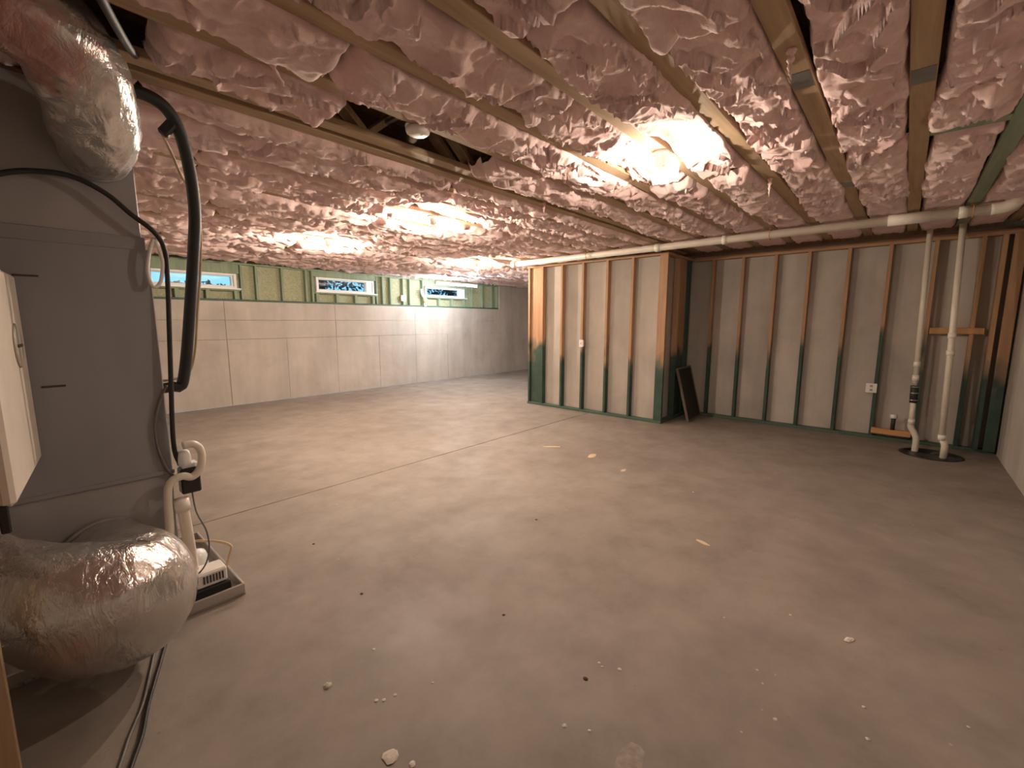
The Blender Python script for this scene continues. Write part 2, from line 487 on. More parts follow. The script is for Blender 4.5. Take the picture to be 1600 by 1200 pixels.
# blocks fixed to this row
MB().box(RX - .01, RX + .03, -.655, -.215, 1.315, 1.385, .003).build('pipe_block', 'orange_board', rw)
MB().box(RX - .08, RX - .002, -.17, .20, .085, .15, .003).build('low_block', 'orange_board', rw)

# pony wall over the concrete ledge, green treated studs, OSB behind
WIN = [(1.40, 2.70, 2.02, 2.27), (4.09, 5.36, 2.045, 2.325), (6.74, 8.02, 2.06, 2.30)]
pw = thing('stud_wall', 'short green treated stud wall with board sheathing standing on the concrete ledge', 'stud wall', (4.5, YB + .05, 1.80))
PY = YB + .045
stud(pw, XL, 9.30, PY, PY + .089, 1.802, 1.84, 'green_plate', 'bottom_plate')
stud(pw, XL, 9.30, PY, PY + .089, 2.43, 2.468, 'green_wood', 'top_plate')
edges = [XL] + [v for w in WIN for v in (w[0], w[1])] + [9.3]
for x in (-.5, -.1, .3, .7, 1.1, 1.33, 2.78, 3.02, 3.46, 3.90, 4.02, 5.43, 5.58, 5.78, 6.12, 6.30, 6.67, 8.10, 8.30, 8.68, 9.05, 9.27):
    stud(pw, x - .019, x + .019, PY, PY + .089, 1.84, 2.43, 'green_wood')
for (x0, x1, z0, z1) in WIN:
    stud(pw, x0 - .05, x1 + .05, PY, PY + .089, z0 - .042, z0 - .004, 'green_wood', 'rough_sill')
    stud(pw, x0 - .05, x1 + .05, PY + .01, PY + .085, z1 + .004, 2.43, 'green_wood', 'header')
    for k in range(4):
        x = x0 + .02 + (x1 - x0 - .04) * k / 3
        stud(pw, x - .03, x + .03, PY, PY + .089, 1.84, z0 - .042, 'green_wood', 'cripple_stud')
def sheath(x0, x1, z0, z1):
    MB().box(x0, x1, PY + .092, PY + .104, z0, z1, .001).build('sheathing', 'osb', pw)
for i in range(4):
    sheath(edges[2 * i], edges[2 * i + 1], 1.80, 2.47)
for (x0, x1, z0, z1) in WIN: sheath(x0, x1, 1.80, z0 - .002); sheath(x0, x1, z1 + .002, 2.47)

# windows
for i, (x0, x1, z0, z1) in enumerate(WIN):
    y0, y1 = PY + .0, PY + .12
    f = .045
    m = MB()
    m.box(x0, x0 + f, y0, y1, z0, z1, .004).box(x1 - f, x1, y0, y1, z0, z1, .004)
    m.box(x0 + f, x1 - f, y0, y1, z0, z0 + f * .8, .004).box(x0 + f, x1 - f, y0, y1, z1 - f * .8, z1, .004)
    w = struct(m.build('window_%d' % (i + 1), 'vinyl_white'),
               ['white vinyl slider window nearest the furnace with a pale sky behind', 'white vinyl basement window between the furnace window and the tube light', 'white vinyl basement window under the glowing tube light'][i], 'window')
    ix0, ix1, iz0, iz1 = x0 + f, x1 - f, z0 + f * .8, z1 - f * .8
    if i == 0: cuts = [(ix0, 2.10), (2.10, ix1)]
    else: cuts = [(ix0, ix1 - .14), (ix1 - .14, ix1)]
    for j, (a, b) in enumerate(cuts):
        e = .035 if i == 0 else .018
        if i > 0 and j == 1:
            MB().box(a, b, y0 + .012, y1 - .05, iz0, iz1, .003).build('sash_cover', 'vinyl_white', w); continue
        s_ = MB().box(a, a + e, y0 + .03, y1 - .03, iz0, iz1, .003).box(b - e, b, y0 + .03, y1 - .03, iz0, iz1, .003)
        s_.box(a + e, b - e, y0 + .03, y1 - .03, iz0, iz0 + .012, .002).box(a + e, b - e, y0 + .03, y1 - .03, iz1 - .012, iz1, .002)
        so = s_.build('sash', 'vinyl_white', w)
        MB().box(a + e, b - e, y0 + .055, y0 + .061, iz0 + .012, iz1 - .012).build('pane', 'window_glass', so)
    MB().box(x0 - .03, x1 + .05, y0 - .05, y0 + .002, z0 - .02, z0 + .004, .003).build('sill', 'vinyl_white', w)

# outside: ground and trees
struct(MB().box(-12, 26, YB + .27, 34, 1.55, 1.72).build('ground', 'grass_ground'))
def tree(x, y, h, r, nl, mat, label, name='garden_tree', low=.1):
    tr = thing(name, label, 'tree', (x, y, 1.72), 'trees outside the basement windows')
    MB().tube([(x, y, 1.72), (x + .04, y, 1.72 + h * .4), (x, y + .05, 1.72 + h * .8)], [r * .09, r * .06, r * .02], 8).build('trunk', 'bark', tr)
    V = []; Fc = []
    c = RNG.normal(size=(nl, 3)); c /= np.linalg.norm(c, axis=1)[:, None]; c *= (RNG.random(nl) ** .4)[:, None]
    for k in range(nl):
        p = np.array([x, y, 1.72 + h * (.5 + low)]) + c[k] * (r, r, h * .55)
        p[2] = max(p[2], 1.74)
        a = RNG.normal(size=3); a /= np.linalg.norm(a); b = np.cross(a, RNG.normal(size=3)); b /= np.linalg.norm(b)
        s = r * .075 * RNG.uniform(.6, 1.3); o = len(V)
        V += [p - a * s, p + b * s * .5, p + a * s, p - b * s * .5]; Fc.append((o, o + 1, o + 2, o + 3))
    mm = MB(); mm.v = [tuple(v) for v in V]; mm.f = Fc
    tag(mm.build('foliage', mat, tr), kind='stuff')
tree(1.9, 27, 1.7, 2.2, 1500, 'foliage', 'low dark tree far beyond the slider window by the furnace')
tree(7.2, 30, 1.75, 2.4, 1500, 'foliage', 'dim round tree beyond the slider window by the furnace')
tree(7.0, 14.6, 4.0, 1.35, 2600, 'foliage', 'dense dark leafy tree filling the middle window')
tree(9.9, 15.8, 4.0, 1.4, 2400, 'foliage_light', 'lighter green leafy tree filling the middle window')
tree(12.7, 14.8, 4.0, 1.35, 2600, 'foliage', 'dark leafy tree seen through the window under the tube light')
tree(15.9, 16.0, 4.0, 1.6, 2600, 'foliage', 'second dark leafy tree seen through the window under the tube light')

# ================================================================== CEILING TRUSSES
CY = [round(.04 + .4 * k, 3) for k in range(-2, 22)]
OPEN = (1.22, 2.22)        # X range of the bay with no batt, between 2.04 and 2.44
def truss(y, label, group=None, webs=False, mat='truss_wood', top=True, plates=()):
    x1 = XR - .02 if y < YRET else XF - .02
    o = thing('floor_truss', label, 'truss', (XL + .02, y, ZC), group)
    ch = MB().box(XL + .02, x1, y - .0445, y + .0445, ZC, ZC + .038, .003).build('bottom_chord', mat, o)
    MB().box(XL + .02, x1, y - .0445, y + .0445, ZS - .038, ZS, .003).build('top_chord', 'web_wood', o)
    if webs:
        k = 0; x = .62
        while x < 3.2:
            a, b = (x, x + .40) if k % 2 == 0 else (x + .40, x)
            MB().bar((a, y, ZC + .03), (b, y, ZS - .03), .085, .036, up=(1, 0, .01)).build('web', 'web_wood', o)
            x += .44; k += 1
    else:
        for x in (XL + .04, x1 - .02): MB().box(x - .019, x + .019, y - .0445, y + .0445, ZC + .038, ZS - .038, .002).build('end_post', 'web_wood', o)
    for (px_, L) in plates:
        MB().box(px_ - L / 2, px_ + L / 2, y - .040, y + .040, ZC - .0018, ZC + .001).build('nail_plate', 'nail_plate_steel', ch)
    return o
TO = ['first', 'second', 'third', 'fourth', 'fifth', 'sixth', 'seventh', 'eighth', 'ninth', 'tenth', 'eleventh', 'twelfth']
for y in CY:
    if y == 1.24: truss(y, 'wooden floor truss carrying the bare bulb wrapped in clear plastic')
    elif y == .04: truss(y, 'wide wooden floor truss with a steel nail plate running towards the sump pipes', plates=((2.72, .16), (1.3, .16)))
    elif y == .44: truss(y, 'wooden floor truss with a steel nail plate beside the main bulb batts', plates=((2.42, .16), (4.4, .16)))
    elif y == 2.04: truss(y, 'floor truss along the open bay, next to the smoke detector', webs=True)
    elif y == 2.44: truss(y, 'floor truss across the open bay from the smoke detector, one of a close pair', webs=True)
    elif y == -.36: truss(y, 'dark green treated floor truss over the near concrete wall', mat='green_beam')
    elif CY.index(y) < 12: truss(y, 'pale wooden floor truss, %s from the near wall, half buried in pink batts' % TO[CY.index(y)], 'floor trusses between the batts')
    else: truss(y, 'pale wooden floor truss, %s from the window wall, half buried in pink batts' % TO[23 - CY.index(y)], 'floor trusses between the batts')
truss(2.585, 'floor truss doubled up tight against its neighbour behind the open bay', webs=True)
BLK = 3.55
blk = tag(MB().box(BLK - .0445, BLK + .0445, -.316, -.004, ZC - .001, ZC + .037, .003).build('blocking_board', 'green_beam'), 'green board set crosswise between two floor trusses near the sump', 'board')
struct(MB().box(5.2, XR, YN + .002, YN + .04, 2.42, ZS, .002).build('trim_3', 'plate_wood'))

# ================================================================== PINK BATTS
LAMPS = [(2.81, 1.24), (2.83, 5.64), (2.93, 3.64), (5.47, 5.64)]
def batt(yc, half, x0, x1, label, group='pink batts in the ceiling', sag=None, seed=0, closed=.1, lift=0.0):
    xm = (x0 + x1) / 2
    dist = math.hypot(min(max(0, x0), x1), yc) if True else 0
    dist = math.hypot(max(x0, 0) if x0 > 0 else 0, yc)
    step = .0095 if dist < 2.6 else .014 if dist < 4 else .024 if dist < 6 else .036
    nx = max(8, int((x1 - x0) / step)); ny = max(10, int(2 * half / step))
    X, U = np.meshgrid(np.linspace(x0, x1, nx), np.linspace(-1, 1, ny), indexing='ij')
    sx = seed * 3.71
    if sag is None: sag = random.uniform(.012, .042)
    # ragged edges: half width wanders, sometimes over the chord
    hwL = half * (.88 + .30 * (fbm(X[:, :1] * 2.3 + sx, X[:, :1] * 0 + 3.3, 4) - .5) * 2)
    hwR = half * (.88 + .30 * (fbm(X[:, :1] * 2.3 + sx + 40, X[:, :1] * 0 + 7.7, 4) - .5) * 2)
    hw = np.where(U < 0, hwL, hwR)
    Y = yc + U * hw
    prof = 1 - np.abs(U) ** 3.2
    # domain-warped folds and torn layers
    wx = X + .12 * (fbm(X * 4 + sx, Y * 4, 3) - .5) * 2; wy = Y + .12 * (fbm(X * 4 + 50 + sx, Y * 4 + 20, 3) - .5) * 2
    big = fbm(X * 1.9 + sx, Y * 2.6 + seed, 2) - .5
    fold = ridge(wx * 5.0 + wy * 2.5 + sx, wy * 4.0 - wx * 1.0 + seed, 3)
    q = fbm(wx * 2.6 + wy * 1.2 + sx, wy * 4.2 + seed * 2.3, 3) * 5.5
    layer = (q - np.floor(q)) ** 2.2
    small = ridge(wx * 17 + sx, wy * 13 + seed * 1.7, 2)
    fine = fbm(X * 55 + sx, Y * 45, 2) - .5
    calm = 1 - .92 * np.clip((X - 5.2) / .4, 0, 1) if yc < 5.2 else 1.0
    d = (sag * (.30 + .70 * prof) + .055 * big * (.4 + prof) + .058 * (fold - .45) * (.55 + .45 * prof) + .056 * (layer - .3) * (.3 + .7 * prof)) * calm + .024 * (small - .45) + .008 * fine
    for (lx, ly) in LAMPS:
        wl = np.exp(-((X - lx + .15) / .42) ** 2 - ((Y - ly + .10) / .36) ** 2)
        d = d * (1 - .92 * wl) - (.02 * wl + .045 * wl ** 3) * np.clip((.160 - np.abs(Y - yc)) / .06, 0, 1)
    if yc < 5.2:
        wp = np.clip((.42 - np.abs(X - 5.85)) / .12, 0, 1)
        d = d * (1 - wp) + np.minimum(d, .010) * wp
    Z = ZC - .004 - np.where(d > .045, .045 + (d - .045) * .55, d)
    # tuck edges and ends up into the bay
    edge = np.clip((np.abs(U) - .90) / .10, 0, 1) ** 1.5
    ex = np.clip(1 - np.minimum(X - x0, x1 - X) / (.05 + .03 * fbm(Y * 9 + sx, Y * 0 + seed, 2)), 0, 1) ** 1.6
    over = np.abs(Y - yc) > .152
    Z = np.where(over, np.minimum(Z, ZC - .003 - .006 * small), Z)
    Z = Z + np.maximum(edge, ex * closed * 10) * .075
    X = X + .03 * (fbm(X * 6 + 9 + sx, Y * 9, 2) - .5)
    Z = Z + lift
    V = np.stack([X.ravel(), Y.ravel(), Z.ravel()], 1)
    ob = grid_obj('insulation_batt', V, nx, ny, 'pink_fibreglass')
    return tag(ob, label, 'insulation', group)
BG = 'sagging pink fibreglass batt stuffed between wooden floor trusses'
ys = sorted(CY + [2.585])
seed = 0
bays = []
ORD = ['first', 'second', 'third', 'fourth', 'fifth', 'sixth', 'seventh', 'eighth', 'ninth', 'tenth', 'eleventh', 'twelfth', 'thirteenth']
ys2 = [YN] + ys + [YB - .01]
for a, b in zip(ys2[:-1], ys2[1:]):
    if b - a < .2 and a > 0: continue
    bays.append((a, b))
for bi, (a, b) in enumerate(bays):
    lo = a + (.03 if a != YN else 0); hi = b - (.03 if b < YB else 0)
    yc = (lo + hi) / 2; half = (hi - lo) / 2 + .008
    xend = XR if yc < YRET else XF
    if abs(a - 2.04) < .01:
        segs = [(XL, .2), (.46, OPEN[0]), (OPEN[1], 3.5), (3.5, 5.2), (5.2, xend)]
    else:
        segs = []; x = XL
        while x < xend - .05:
            L = random.uniform(1.2, 2.3)
            if x + L > xend - .6: L = xend - x
            segs.append((x, x + L)); x += L
    fixed = []
    if abs(b - .04) < .01:
        for k_, (p, q) in enumerate(segs):
            if p < BLK - .05 < q - .3:
                segs[k_:k_ + 1] = [(p, BLK - .13), (BLK + .06, q)]; fixed = [(BLK + .06, q)]; break
    bn = 'in %s bay from near wall' % ORD[bi] if bi < 12 else 'in %s bay from window wall' % ORD[len(bays) - 1 - bi]
    en = 'drain pipe wall' if yc < YRET else 'far end wall'
    for si, (p, q) in enumerate(segs):
        seed += 1
        if abs(a - 2.04) < .01 and q == OPEN[0]: lab = 'torn pink batt end drooping beside the open bay with the smoke detector'; g = None
        elif abs(a - 2.04) < .01 and p == OPEN[1]: lab = 'pink batt with a blunt cut end closing the open bay past the smoke detector'; g = None
        elif abs(a - 1.24) < .01 and p <= 2.9 <= q: lab = 'pink batt directly beyond the plastic wrapped bulb, glowing in its light'; g = None
        else: lab = 'pink batt %s, %s piece from %s' % (bn, ORD[len(segs) - 1 - si], en); g = 'pink batts in the ceiling'
        up = abs(a - 2.04) < .01 and p == XL          # this piece lies on top of the flex duct
        if up: lab = 'pink batt piece lying on top of the upper flex duct'; g = None
        tag_o = batt(yc, half * (.72 if up else 1), p + .004, q - .004, lab, g or '', seed=seed, sag=.02 if (p, q) in fixed else None, lift=.27 if up else 0)
        if not g and 'group' in tag_o: del tag_o['group']

# hanging wisps
def wisp(px_, py_, L, label, dx=0.0, z=ZC - .03):
    p = on_z(px_, py_, z)
    P = smooth_path([(p[0], p[1], z + .03), (p[0] + dx * .2, p[1], z - L * .4), (p[0] + dx * .9, p[1] + dx * .3, z - L * .8), (p[0] + dx, p[1] + dx * .5, z - L)], .006)
    k = np.linspace(1, .12, len(P)) * .016
    MBo = MB().tube(P, k * (1 + .3 * np.sin(np.arange(len(P)) * 1.3)), 8)
    tag(MBo.build('insulation_wisp', 'pink_fibreglass', smooth=True), label, 'insulation', None)
wisp(424, 95, .07, 'thin curled wisp of pink fibre hanging over the furnace side of the open bay', .05)
wisp(1203, 285, .10, 'pointed pink wisp hanging below the batt past the plastic wrapped bulb')
wisp(1236, 90, .09, 'torn pink flap hanging by the truss with the steel plate', -.02)
wisp(850, 322, .06, 'small pink strand dangling above the end of the long pipe')
wisp(1072, 290, .06, 'short pink strand dangling just behind the plastic wrapped bulb')

# ================================================================== LAMPS
def bulb(x, y, label, mat='bulb_lit'):
    o = thing('bare_bulb_lamp', label, 'lamp', (x, y, ZC))
    MB().lathe((x, y, ZC), [(.052, -.001), (.055, -.012), (.050, -.02), (.034, -.028), (.030, -.082), (.024, -.086)], n=20).build('lamp_holder', 'porcelain', o, True)
    MB().lathe((x, y, ZC), [(.030, -.1285), (.0345, -.1295), (.0350, -.138), (.0335, -.148), (.028, -.158), (.018, -.168), (.005, -.172)], n=16).build('glass_bulb', mat, o, True)
    MB().lathe((x, y, ZC), [(.014, -.084), (.020, -.092), (.027, -.102), (.0325, -.114), (.0348, -.128), (.031, -.130)], n=16).build('glow_shield', 'porcelain', o, True)  # opaque collar added to hold bulb glow off the ceiling
    return o
bulb(2.81, 1.24, 'bare lit bulb wrapped in clear plastic on the nearest lit truss', 'bulb_lit_weak')
bulb(2.83, 5.64, 'bare lit bulb above the middle basement window')
bulb(2.93, 3.64, 'bare lit bulb between the open ceiling bay and the stud box')
bulb(5.47, 5.64, 'bare lit bulb hanging over the room beyond the stud box end')
# junction boxes/cables at the far lamps
# crumpled clear plastic round the first bulb
pl = []
nx, ny = 34, 22
A, Bz = np.meshgrid(np.linspace(.35 * math.pi, 1.9 * math.pi, nx), np.linspace(0, 1, ny), indexing='ij')
rr = .085 + .03 * Bz + .028 * (fbm(A * 3.1, Bz * 4 + 2, 3) - .5) * 2
V = np.stack([(2.81 + np.cos(A + 1.2) * rr * 1.15).ravel(), (1.24 + np.sin(A + 1.2) * rr).ravel(), (ZC - .004 - Bz * .155 - .02 * (fbm(A * 4, A * 0, 2) - .5) * Bz).ravel()], 1)
po = grid_obj('plastic_wrap', V, nx, ny, 'clear_plastic')
tag(po, 'crumpled clear plastic sheet stapled round the nearest bulb', 'plastic sheet')

# tube light
TY = 7.6
a_, b_ = on_y(680, 443, TY), on_y(745, 447, TY)
tz = float((a_[2] + b_[2]) / 2); tx0, tx1 = float(a_[0]), float(b_[0])
def tube_light(tx0, tx1, TY, tz, label, offs=(0,)):
    tl = thing('tube_light', label, 'lamp', ((tx0 + tx1) / 2, TY, tz))
    MB().box(tx0, tx1, TY + offs[0] - .035, TY + offs[-1] + .035, tz + .018, tz + .05, .006).build('housing', 'white_plastic', tl)
    for o_ in offs: MB().tube([(tx0 + .02, TY + o_, tz), (tx1 - .02, TY + o_, tz)], .017, 12).build('tube', 'tube_lit', tl, True)
    for x in (tx0 + .01, tx1 - .01): MB().box(x - .012, x + .012, TY + offs[0] - .025, TY + offs[-1] + .025, tz - .022, tz + .019, .003).build('end_cap', 'white_plastic', tl)
    for x in (tx0 + .2, tx1 - .2): MB().tube([(x, TY + .015, tz + .047), (x, 7.625, ZC + .003)], .003, 6).build('hanger', 'grey_wire', tl)
tube_light(tx0, tx1, TY, tz, 'glowing white tube light hung on wires above the window beside the curved vent')

# smoke detector on a bracket across the open bay
sx, sy = 1.60, 2.10
sd = thing('smoke_detector', 'round white smoke detector hanging at the open ceiling bay', 'smoke detector', (sx, sy, ZC))
MB().lathe((sx, sy, ZC - .036), [(.02, 0), (.050, .002), (.062, .010), (.066, .022), (.066, .034), (.060, .036)], n=28).build('body', 'white_plastic', sd, True)
MB().lathe((sx, sy, ZC), [(.062, .002), (.068, .004), (.068, .012), (.060, .014)], n=28).build('base_plate', 'white_plastic', sd, True)
MB().lathe((sx + .01, sy - .02, ZC - .0375), [(.006, 0), (.008, .001), (.008, .004)], n=12).build('test_button', 'panel_badge', sd)
MB().tube([(sx, sy, ZC + .012), (sx, sy, ZC + .12)], .05, 12).build('junction_box', 'grille_dark', sd)
MB().box(sx - .012, sx + .012, 2.082, 2.398, ZC + .10, ZC + .12, .002).build('bracket', 'steel_clamp', sd)

# ================================================================== LONG DRAIN PIPE
PX = 5.82
dp = thing('drain_pipe', 'long cream plastic drain pipe slung under the ceiling along the studs', 'pipe', (PX, 2.2, 2.40))
pz = lambda y: 2.420 + (y - 5.1) * -.002
MB().tube([(PX, 5.12, pz(5.12)), (PX, -.52, pz(-.6))], .045, 20).build('pipe_run', 'pipe_pvc', dp, True)
for y, L in ((5.08, .10), (2.55, .07), (1.72, .05), (.07, .30), (-.30, .06)):
    MB().tube([(PX, y + L / 2, pz(y)), (PX, y - L / 2, pz(y))], .053, 20).build('coupling', 'pvc_collar', dp, True)
MB().tube(smooth_path([(PX, -.47, pz(-.6)), (PX, -.56, pz(-.6) + .008), (PX - .01, -.62, pz(-.6) + .05), (PX - .02, -.645, pz(-.6) + .13), (PX - .02, -.645, ZC + .25)]), .052, 18).build('elbow', 'pvc_collar', dp, True)
for y in (3.64, 1.24, -.36):
    h = MB().tube([(PX + math.cos(a) * .056, y, pz(y) + math.sin(a) * .056) for a in np.linspace(0, 2 * math.pi, 20)], .004, 6, caps=False)
    h.box(PX - .006, PX + .006, y - .012, y + .012, pz(y) + .052, ZC + .002)
    h.build('hanger_strap', 'orange_board', dp)

# ================================================================== SUMP
sp = thing('sump_pit', 'round dark sump basin sunk in the floor below the two white pipes', 'sump pit', (SX, SY, -.05))
MB().lathe((SX, SY, -.049), [(SR - .002, .052), (SR - .03, .054), (SR - .035, .046), (SR - .04, .02), (SR - .05, .001), (.05, .0)], n=40).build('basin', 'black_plastic', sp, True)
MB().lathe((SX + .02, SY - .01, -.046), [(.19, .0), (.19, .012), (.17, .014), (.02, .014)], n=32).build('lid', 'grille_dark', sp)
def vpipe(name, label, bot, elbow, tx, ty):
    return None
# discharge pipe with check valve
x, y = 6.66, -.20
d1 = thing('discharge_pipe', 'white sump discharge pipe with a dark rubber check valve and offset elbow', 'pipe', (x, y, -.03))
tp = on_x(1452, 372, 6.70)
yt = tp[1]
def lerp(z): return (x + .04 * z / 2.4, y + .04 + (yt - y - .04) * z / 2.4, z)
MB().tube([lerp(.30), lerp(.58)], .026, 14).build('pipe_lower', 'pipe_pvc', d1, True)
MB().tube([lerp(.77), lerp(2.44)], .026, 14).build('pipe_upper', 'pipe_pvc', d1, True)
MB().tube(smooth_path([lerp(.33), lerp(.27), (x - .005, y + .01, .20), (x - .01, y - .01, .13), (x - .01, y - .01, -.03)], .01), .030, 14).build('offset_elbow', 'pipe_pvc', d1, True)
cv = MB().tube([lerp(.55), lerp(.74)], .036, 16).build('check_valve', 'rubber_coupling', d1, True)
for z in (.57, .65, .72): MB().tube([lerp(z), lerp(z + .015)], .039, 16).build('hose_clamp', 'steel_clamp', cv, True)
for z in (.30, .80, .95): MB().tube([lerp(z), lerp(z + .06)], .031, 14).build('coupling', 'pvc_collar', d1, True)
x2, y2 = 6.47, -.43
tp2 = on_x(1503, 368, 6.55)
def lerp2(z): return (x2 + (6.55 - x2) * z / 2.4, y2 + .02 + (tp2[1] - y2 - .02) * z / 2.4, z)
d2 = thing('vent_pipe', 'plain white sump vent pipe rising from the front of the basin', 'pipe', (x2, y2, -.03))
MB().tube([lerp2(.22), lerp2(2.44)], .028, 14).build('pipe_upper', 'pipe_pvc', d2, True)
MB().tube([lerp2(.24), (x2 + .02, y2 - .005, .14), (x2 + .02, y2 - .005, -.03)], .030, 14).build('pipe_lower', 'pipe_pvc', d2, True)
for z in (.20, 1.10, 1.28): MB().tube([lerp2(z), lerp2(z + .055)], .034, 14).build('coupling', 'pvc_collar', d2, True)
# white capped fitting on the low block
c = on_x(1397, 648, 6.99)
cap = thing('pipe_cap', 'small white cap on a short dark stub by the sump block', 'cap', (6.99, c[1], .15))
MB().lathe((6.99, c[1], .15), [(.022, 0), (.022, .15)], n=12).build('stub', 'rubber_coupling', cap, True)
MB().lathe((6.99, c[1], .15), [(.032, .145), (.036, .15), (.036, .185), (.03, .19)], n=16).build('cap', 'white_plastic', cap, True)

# electrical boxes on studs
def wall_box(x, y, z, nx_, ny_, label, cat, w=.075, h=.115, slots=True, name='outlet_box'):
    o = thing(name, label, cat, (x, y, z))
    tx, ty = -ny_, nx_
    MB().obox((x - nx_ * .02, y - ny_ * .02, z), ((tx, ty, 0), (nx_, ny_, 0), (0, 0, 1)), (w * .42, .02, h * .42), .002).build('box', 'white_plastic', o)
    MB().obox((x + nx_ * .004, y + ny_ * .004, z), ((tx, ty, 0), (nx_, ny_, 0), (0, 0, 1)), (w / 2, .004, h / 2), .002).build('cover_plate', 'porcelain', o)
    if slots:
        for s_ in (-1, 1): MB().obox((x + nx_ * .009, y + ny_ * .009, z + s_ * .024), ((tx, ty, 0), (nx_, ny_, 0), (0, 0, 1)), (.014, .002, .014), .001).build('socket', 'panel_badge', o)
    else:
        MB().obox((x + nx_ * .012, y + ny_ * .012, z), ((tx, ty, 0), (nx_, ny_, 0), (0, 0, 1)), (.005, .008, .011), .001).build('toggle', 'panel_badge', o)
wall_box(BX - .003, 3.86, 1.11, -1, 0, 'white switch plate on a stud of the boxed out wall', 'switch', slots=False, name='switch_box')
wall_box(RX - .005, .245, .635, -1, 0, 'white outlet box low on the dark stud row', 'outlet', w=.11, h=.115)
wall_box(6.10, PY - .005, 1.99, 0, -1, 'small white outlet box on the green studs between two windows', 'outlet', w=.12, h=.13)

# white vent fitting beside the third window
vx = 6.63
vf = thing('vent_fitting', 'white curved vent pipe against the studs beside the tube light window', 'pipe', (vx, PY - .04, 1.81))
MB().tube(smooth_path([(vx + .06, PY - .04, 1.815), (vx + .05, PY - .045, 2.0), (vx - .02, PY - .05, 2.10), (vx - .05, PY - .05, 2.22)]), .035, 12).build('pipe', 'white_plastic', vf, True)
MB().tube([(vx + .055, PY - .042, 1.90), (vx + .05, PY - .044, 2.0)], .043, 12).build('coupling', 'copper_tan', vf, True)

# leaning dark filter panel
bl, br = on_z(1072, 661, 0), on_z(1104, 648, 0)
b0 = np.array([6.42, 2.25, .002]); b1 = np.array([7.0, 2.27, .002])
up_ = np.array([.02, .20, .78]); up_ = up_ / np.linalg.norm(up_)
ax0 = (b1 - b0) / np.linalg.norm(b1 - b0); nrm = np.cross(ax0, up_); nrm /= np.linalg.norm(nrm); up_ = np.cross(nrm, ax0)
fp = thing('filter_panel', 'black framed filter panel leaning in the corner of the stud box', 'filter', tuple((b0 + b1) / 2))
Wd, Hd = np.linalg.norm(b1 - b0), .80
cc = (b0 + b1) / 2 + up_ * Hd / 2 + nrm * -.0
if nrm[1] > 0: nrm = -nrm
MB().obox(cc, (ax0, up_, nrm), (Wd / 2 - .02, Hd / 2 - .02, .010), .002).build('screen', 'filter_dark', fp)
for s_ in (-1, 1):
    MB().obox(cc + ax0 * s_ * (Wd / 2 - .012), (ax0, up_, nrm), (.012, Hd / 2, .018), .002).build('frame_side', 'filter_edge', fp)
    MB().obox(cc + up_ * s_ * (Hd / 2 - .012), (ax0, up_, nrm), (Wd / 2 - .024, .012, .018), .002).build('frame_rail', 'filter_edge', fp)

# ================================================================== FURNACE
FY, FX0, FX1 = 2.75, -.14, .485
fu = thing('furnace', 'tall grey sheet metal furnace cabinet with plenum and a white door panel', 'furnace', (.23, 3.1, 0))
MB().box(FX0, FX1, FY, 3.35, .70, 1.79, .004).build('cabinet', 'cabinet_grey', fu)
MB().box(FX0, FX1 - .005, FY + .004, 3.35, .08, .685, .004).build('base_plenum', 'galvanised', fu)
MB().box(FX0 - .005, FX1 + .006, FY - .008, 3.355, .682, .704, .003).build('seam_band', 'cabinet_grey', fu)
MB().box(FX0 + .01, FX1 - .02, FY + .006, 3.34, 1.80, 2.44, .004).build('supply_plenum', 'galvanised', fu)
MB().box(FX0, FX1 - .01, FY - .005, 3.345, 1.785, 1.845, .003).build('plenum_flange', 'cabinet_grey', fu)
for (px_, py_) in ((20, 430), (65, 604)):
    p = on_y(px_ + 15, py_, FY); MB().box(p[0] - .03, p[0] + .045, FY - .004, FY + .003, p[2] - .004, p[2] + .004, .001).build('slot', 'grille_dark', fu)
# white door panel standing out from the cabinet
pn = MB()
P0 = np.array([.040, 2.742]); P1 = np.array([-.04, 2.06]); dr = P1 - P0; L = np.linalg.norm(dr); dr /= L
d3 = np.array([dr[0], dr[1], 0]); n3 = np.array([-dr[1], dr[0], 0]); n3 = n3 if n3[0] > 0 else -n3
pc = np.array([*(P0 + dr * L / 2), (.87 + 1.64) / 2]) - n3 * .02
dpn = MB().obox(pc, (d3, n3, (0, 0, 1)), (L / 2, .02, (1.64 - .87) / 2), .012).build('door_panel', 'panel_white', fu)
bc = np.array([*(P0 + dr * .20), 1.36]) + n3 * .0
MB().lathe(bc, [(.085, -.002), (.085, .004), (.075, .007), (.02, .007)], d=n3, n=28).build('round_badge', 'panel_badge', dpn, True)
MB().obox(bc + n3 * .008, (d3, n3, (0, 0, 1)), (.05, .003, .006), .001).build('badge_slot', 'grille_dark', dpn)
MB().obox(np.array([*(P0 + dr * .34), 1.255]) - n3 * .035, (d3, n3, (0, 0, 1)), (.30, .012, .40), .004).build('door_return', 'cabinet_grey', fu)
MB().obox(np.array([*(P1 + dr * -.02), .832]) - n3 * .03, (d3, n3, (0, 0, 1)), (.02, .012, .045), .004).build('door_foot', 'black_rubber', fu)

# loose stud partition at the photographer's left
st = thing('stud_wall', 'rough dark stud frame close beside the furnace flex duct', 'stud wall', (-.2, 2.0, 0))
stud(st, -.205, -.116, 1.4, 2.005, 0, .038, 'plate_wood', 'bottom_plate')
for y in (1.985, 1.42): stud(st, -.205, -.116, y - .019, y + .019, .038, 2.495, 'web_wood')

